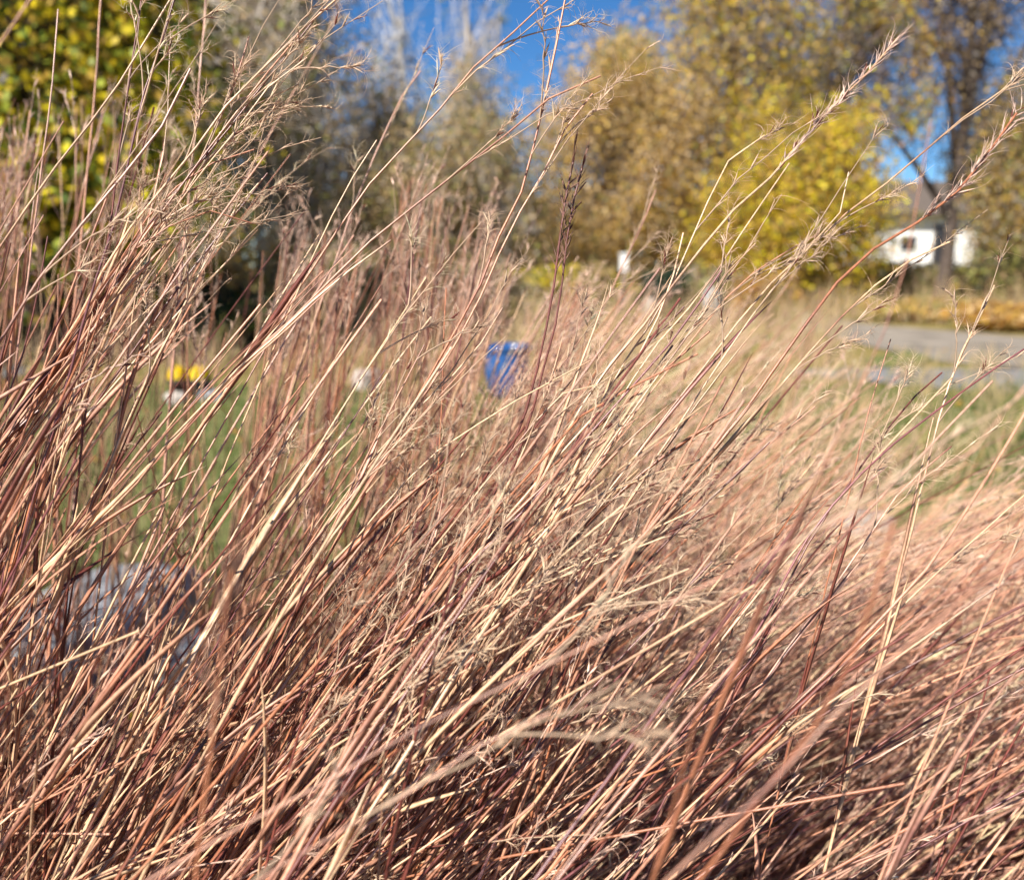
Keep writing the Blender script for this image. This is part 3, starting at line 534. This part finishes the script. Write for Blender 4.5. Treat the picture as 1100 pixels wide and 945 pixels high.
# ---- fields of random stalks
HOLES = [(222,520,30,46,.9),(370,535,22,36,.88),(290,680,24,34,.88),(20,408,36,14,.8),(962,480,26,34,.7),(1010,395,100,40,.93),(1030,330,90,36,.95),
         (208,395,18,10,.9),(547,392,26,24,.7),(1035,520,40,26,.5),(60,690,52,26,.95),(170,695,38,22,.93),(110,735,38,18,.85),(30,340,24,50,.7),(245,335,30,28,.6),(1000,240,110,50,.95),(690,270,45,28,.85),(940,565,40,18,.6)]
def field(n, tx, ty, dlo, dhi, afun, dA=(10,35), azs=22, holes=True, lcap=1.7, spread=4, hp=1.0, dpow=1.0):
    """sample n stalk tips in a slab of space and let each lean and curve down to the ground"""
    px = rng.uniform(*tx,n); py = ty(px, rng.random(n)); d = dlo+(dhi-dlo)*rng.random(n)**dpow
    T = unproj(px,py,d); ang = R(1)*(afun(px,py)+rng.normal(0,spread,n)); wild = rng.random(n) < .07; ang = np.where(wild, ang+R(1)*rng.uniform(-22,32,n), ang)
    ang = np.clip(ang,R(8),R(97)); az = R(1)*rng.normal(4,azs,n); A = R(1)*rng.uniform(*dA,n)
    ok = (T[:,2] > .08) & (T[:,2] < 1.5); T,ang,az,A = T[ok],ang[ok],az[ok],A[ok]
    P = to_ground(T,ang,az,A,14)
    # gentle individual waviness
    K = P.shape[1]; w = rng.normal(0,.006,(len(P),1,3))*np.sin(np.linspace(0,1,K)*math.pi*rng.uniform(1,2.5,(len(P),1)))[...,None]; P = P+w
    kk = rng.integers(8, 13, len(P)); kv = rng.normal(0,1,(len(P),3))*.075*(rng.random((len(P),1)) < .12)
    P = P+kv[:,None]*np.clip((np.arange(K)[None]-kk[:,None])/5.0,0,1)[...,None]
    ln = np.linalg.norm(np.diff(P,axis=1),axis=2).sum(1); keep = ln < lcap
    if holes:
        X, Y, Z = proj(P.reshape(-1,3)); X = X.reshape(len(P),K); Y = Y.reshape(len(P),K)
        pr = np.zeros(len(P))
        f = np.linspace(0,1,4)[:-1]
        XX = np.concatenate([X[:,:-1]*(1-a)+X[:,1:]*a for a in f],1); YY = np.concatenate([Y[:,:-1]*(1-a)+Y[:,1:]*a for a in f],1)
        for hx,hy,ax,ay,q in HOLES:
            ins = (((XX-hx)/ax)**2+((YY-hy)/ay)**2 < 1).any(1); pr = np.maximum(pr, ins*q*hp)
        keep &= rng.random(len(P)) > pr
    keep &= np.linalg.norm(P-C0,axis=2).min(1) > .27
    return P[keep]
def A_near(x, y):   # lean of the near stalks across the view
    a = np.interp(x, [-300,0,250,550,800,1100,1500],[66,61,55,50,44,40,36]); return a-np.clip((y-550)/400,0,1)*10
def A_mid(x, y): return np.interp(x, [-300,100,480,620,760,1000,1500],[82,78,74,62,46,38,32])
def A_far(x, y): return np.interp(x, [-300,100,500,650,800,1100],[84,80,75,60,42,30])
def env(*kn):
    xs_, ys_ = zip(*kn)
    return lambda x, u, p=1.0: np.interp(x, xs_, ys_)+u**1.0*(1050-np.interp(x, xs_, ys_))
def envt(*kn):
    f = env(*kn)
    return lambda x, u: f(x, u**2.3)
F1 = field(960, (-350,1700), env((-350,60),(0,60),(200,90),(330,170),(480,330),(560,430),(650,330),(760,250),(900,330),(1000,400),(1100,420),(1700,400)), .46,.80, A_near, hp=.75, lcap=1.6)
F1b = field(650, (-200,1700), env((-200,560),(400,520),(900,520),(1700,560)), .44,.85, lambda x, y: A_near(x, y)-np.clip((y-650)/300,0,1)*14, hp=.5, dA=(5,30), spread=12)
def clump(P, xs_, w):
    '''keep stalks rooted close to the crowns of separate clumps'''
    X,_,_ = proj(P[:,-1]); p = np.zeros(len(P))
    for c, wd, k in xs_: p = np.maximum(p, k*np.exp(-((X-c)/wd)**2))
    return P[rng.random(len(P)) < np.clip(p+w,0,1)]
F2 = clump(field(4900, (-500,640), envt((-500,150),(0,170),(90,110),(150,120),(200,150),(255,290),(330,230),(400,270),(440,190),(520,230),(570,310),(640,300)), .85,1.45, A_mid, dA=(2,10), hp=.97, spread=6), [(-200,90,1),(20,34,.9),(118,50,1),(195,30,.9),(335,32,.8),(390,26,.8),(455,26,.7),(540,30,.7),(620,40,.9)], .07)
F2r = field(3000, (560,2200), env((560,310),(700,290),(850,325),(950,400),(1100,460),(2200,480)), .85,1.6, A_mid, hp=.95, spread=8)
F3 = clump(field(3000, (-800,600), envt((-800,280),(0,280),(560,300),(600,310)), 1.45,2.5, A_far, dA=(1,8), hp=.98, spread=5), [(-100,90,1),(140,50,1),(370,60,1),(520,40,.8)], .1)
F4r = field(2600, (640,2300), env((640,700),(800,560),(1100,540),(2300,560)), .85,1.5, lambda x, y: 30-(y-600)*.02, hp=.9, dA=(5,30), spread=9)
F3r = field(7500, (560,2600), env((560,315),(700,300),(850,330),(920,370),(980,440),(1100,485),(2600,520)), 1.5,3.1, A_far, hp=.93, spread=9)
allP = [F1,F1b,F2,F2r,F3,F3r,F4r]; kinds = [0,0,1,1,2,2]
# choose the individuals: those that show largest
def score(P, r):
    X,Y,Z = proj(P.reshape(-1,3)); X=X.reshape(P.shape[:2]); Y=Y.reshape(P.shape[:2]); Z=Z.reshape(P.shape[:2])
    ins = (X>0)&(X<1100)&(Y>0)&(Y<945)&(Z>.1); seg = np.hypot(np.diff(X,axis=1),np.diff(Y,axis=1))*(ins[:,1:]&ins[:,:-1])
    return seg.sum(1)/np.median(Z,axis=1)*np.where(Y[:,-1] < 945, 1, .6)
near = np.concatenate([F1,F1b]); nx_, ny_, _ = proj(near[:,-1]); near = near[~((nx_ > 820) & (ny_ > 430) & (rng.random(len(near)) < .5))]
X_,Y_,_ = proj(near.reshape(-1,3)); X_ = X_.reshape(near.shape[:2]); Y_ = Y_.reshape(near.shape[:2])
z_ = ((X_ > 690+(945-Y_)*.45) & (Y_ > 440) & (Y_ < 945)).sum(1)/np.maximum(((Y_ > 0) & (Y_ < 945)).sum(1),1); near = near[rng.random(len(near)) > .85*np.clip(z_*1.6,0,1)]; sc = score(near,1); order = np.argsort(-sc); NI = 296-NHERO
idx = order[:NI]; restn = near[order[NI:]]
LAND = [((0,0,215,260),'against the yellow green tree'),((215,0,370,230),'against the grey bare trees'),((370,0,700,110),'against the blue sky'),
 ((370,110,560,300),'before the grey middle trees'),((560,110,740,300),'before the tan golden tree'),((740,0,930,300),'before the bright yellow tree'),((930,0,1100,300),'before the white house'),
 ((0,260,160,430),'before the dark shrubs at the left edge'),((160,260,300,430),'by the yellow flowers'),((300,300,480,450),'left of the blue pot'),((480,300,620,450),'crossing the blue pot area'),
 ((620,300,780,470),'in the sunlit tangle below the golden tree'),((780,300,930,470),'in the sunlit tangle below the yellow tree'),((930,300,1100,560),'before the path and lawn at right'),
 ((0,430,130,620),'before the lawn at the left edge'),((130,430,290,620),'over the lawn gap at left'),((290,430,430,620),'over the second lawn gap'),((430,450,600,620),'in the centre tangle'),((600,470,780,620),'right of the centre tangle'),((780,470,930,620),'before the pale stones'),
 ((0,620,220,780),'before the grey boulder'),((220,620,380,780),'right of the grey boulder'),((380,620,560,780),'in the lower centre tangle'),((560,620,760,780),'in the dark hollow right of centre'),((760,620,930,780),'in the lower right tangle'),((930,560,1100,780),'at the lower right edge'),
 ((0,780,220,2000),'at the bottom left corner'),((220,780,440,2000),'at the bottom left of centre'),((440,780,660,2000),'at the bottom centre'),((660,780,880,2000),'at the bottom right of centre'),((880,780,1100,2000),'at the bottom right corner')]
def describe(P, pal):
    X,Y,Z = proj(P); ins = (X>0)&(X<1100)&(Y>0)&(Y<945)
    if ins.sum() < 2: ins[:] = True
    xm, ym = X[ins].mean(), Y[ins].mean(); i = np.where(ins)[0]; sl = math.degrees(math.atan2(Y[i[0]]-Y[i[-1]], X[i[-1]]-X[i[0]]))
    lean = 'upright' if 74 < sl < 106 else 'left-leaning' if sl >= 106 else 'steep' if sl > 58 else 'slanting' if sl > 40 else 'low'
    w = next((n for (a,b_,c,d),n in LAND if a <= xm < c and b_ <= ym < d), 'in the front tangle')
    return lean, w, xm
ind = []
for i in idx: 
    pal = int(rng.choice(6,p=PW)); P = resample(near[i],30); hd = 'h' if (rng.random() < .36) else 'n'
    ind.append([P, rng.uniform(.0008,.0016), pal, hd, None, *describe(P,pal)])
from collections import defaultdict
gl = defaultdict(list)
for e in ind: gl[(e[2],e[5],e[6],e[3],'thick' if e[1] > .0012 else 'thin')].append(e)
ORD = ['leftmost','second leftmost','third leftmost','fourth leftmost','fifth leftmost','sixth leftmost','seventh leftmost','eighth leftmost','ninth leftmost','tenth leftmost','eleventh leftmost','twelfth leftmost']
for (pal,lean,w,hd,th),es in gl.items():
    es.sort(key=lambda e: e[7]); base = f"{th} {PN[pal]} {lean} stalk {'with seeds' if hd=='h' else 'no seeds'} {w}"
    for k, e in enumerate(es):
        e[4] = base if len(es) == 1 else (f"{ORD[k]} {base}" if len(es) <= 12 else base)
for e in [list(c)+[None]*3 for c in cands]+ind:
    P, r, pal, hd, lab = e[:5]
    root = empty('grass_stalk', P[0]); tag(root, lab, 'grass stalk', 'dry red grass stalks in front of the lawn')
    long_ = np.linalg.norm(np.diff(P,axis=0),axis=1).sum() > .5
    hero = e[5] is None; inx,iny,_z = proj(P); vi = np.where((inx>-40)&(inx<1140)&(iny>-40)&(iny<985))[0]; v0 = vi[0]/len(P) if len(vi) else .3; v0 = min(v0,.65)
    nearb = hero and np.linalg.norm(P[-1]-C0) < .44
    g_ = grow(P[None], np.array([r]), np.array([pal]), heads=0 if hd in 'nbB' else 1, nleaf=(1 if (hd == 'b' or nearb) else 5 if hero else 2), detail=2, nb=3 if hero else 2, vis=(v0,.97), hug=hero)
    g_['stem'][0].build('stem', M_stem, root)
    for m in g_['leaf_blade']: m.build('leaf_blade', M_blade, root)
    for m in g_['seed_head']: m.build('seed_head', M_seed, root)
    if hd in 'bB':                                          # dense brush of spikelets hugging the upper stem
        m = MB(); n = (15 if r < .0015 else 9) if hd == 'B' else 5; tt = np.linspace((.90 if r < .0015 else .925) if hd=='B' else .93,.99,n)+rng.normal(0,.003,n)*(hd=='B'); tt = np.clip(tt,0,.995); B, T = interp_at(np.repeat(P[None],n,0), tt)
        build_heads(B, nrm(T+rng.normal(0,.035,(n,3))), rng.uniform(.011,.020,n), m, 2, (np.array([.62,.44,.35]) if hd=='B' else np.array([.24,.13,.09]))*np.ones((n,3)), tight=.1)
        m.build('seed_head', M_seed, root)
# the rest: one mass
mass = MB()
def put(P, detail, heads, nleaf, r0, r1, nb=2, pw=PW, vis=(.35,.95), gain=1.0):
    n = len(P); g_ = grow(P, rng.uniform(r0,r1,n), rng.choice(6,n,p=pw), heads=heads, nleaf=nleaf, detail=detail, nb=nb, vis=vis)
    for k in g_.values():
        for m in k:
            off = mass.n
            for v, f, c in zip(m.v, m.f, m.c): mass.v.append(v); mass.c.append(np.clip(c*gain,0,.8)); mass.f.append(f+off)
            mass.n += m.n
put(restn, 1, .25, 2, .0009, .0017)
put(F2, 1, .55, 1, .0009, .0014); put(F2r, 1, .6, 1, .0009, .0014, pw=np.array([.26,.30,.08,.06,.02,.28]))
pw2 = np.array([.42,.16,.02,.02,.02,.36])  # paler colour weights, lightened for the sunlit look of the right-hand mass
put(F4r, 1, .4, 1, .0009, .0015, pw=pw2, gain=1.3)  # gain above one paints sunlit brightness into the right-hand stalk colours
put(F3, 0, .4, 1, .0010,.0016, nb=1, pw=pw2); put(F3r, 0, .4, 1, .0011,.0018, nb=1, pw=pw2, gain=1.35)  # far right stalks likewise lightened in colour to stand for sunlight
# short basal blades and litter arching every way close to the soil
n = 7500; d = rng.uniform(.35,2.6,n); x = rng.uniform(-1,1.15,n)*(.75*d+.35); B = np.stack([x,d,np.zeros(n)],-1)
hole = ((np.abs(x+1.0)<.42)&(d>1.55)) | (d > 1.75)&(x<-.1); B = B[~hole]; n = len(B); az = rng.normal(.1,.9,n); L = rng.uniform(.18,.5,n)
q = np.linspace(0,1,7)[None,:,None]; hv = np.stack([np.cos(az),np.sin(az),np.zeros(n)],-1)[:,None]; up = np.array([0,0,1.0])
bp = B[:,None]+L[:,None,None]*(hv*(rng.uniform(.2,.8,(n,1,1))*q+.3*q*q)+up*(q*rng.uniform(.5,1,(n,1,1))-q*q*rng.uniform(0,.5,(n,1,1))))
bp[...,2] = np.maximum(bp[...,2],.006)
mass.tubes(bp, np.array([.8,1,1,.9,.75,.5,.05])[None]*rng.uniform(.0012,.0028,(n,1)), stemcol(np.where((B[:,0] > .25)&(B[:,1] > .9), rng.choice(6,n,p=[.34,.24,.04,.02,.01,.35]), rng.choice(6,n,p=[.15,.3,.2,.2,.05,.1])),7), sides=4, flat=.25, twist=rng.normal(0,1.5,n))  # right-hand blades given paler colours in place of the sunlight on them
tag(mass.build('grass_mass', M_blade), 'dense tangle of dry red bluestem grass behind the single stalks', 'grass', kind='stuff')
print('stalks', [len(a) for a in allP], 'individuals', NHERO+len(ind), 'mass verts', mass.n)
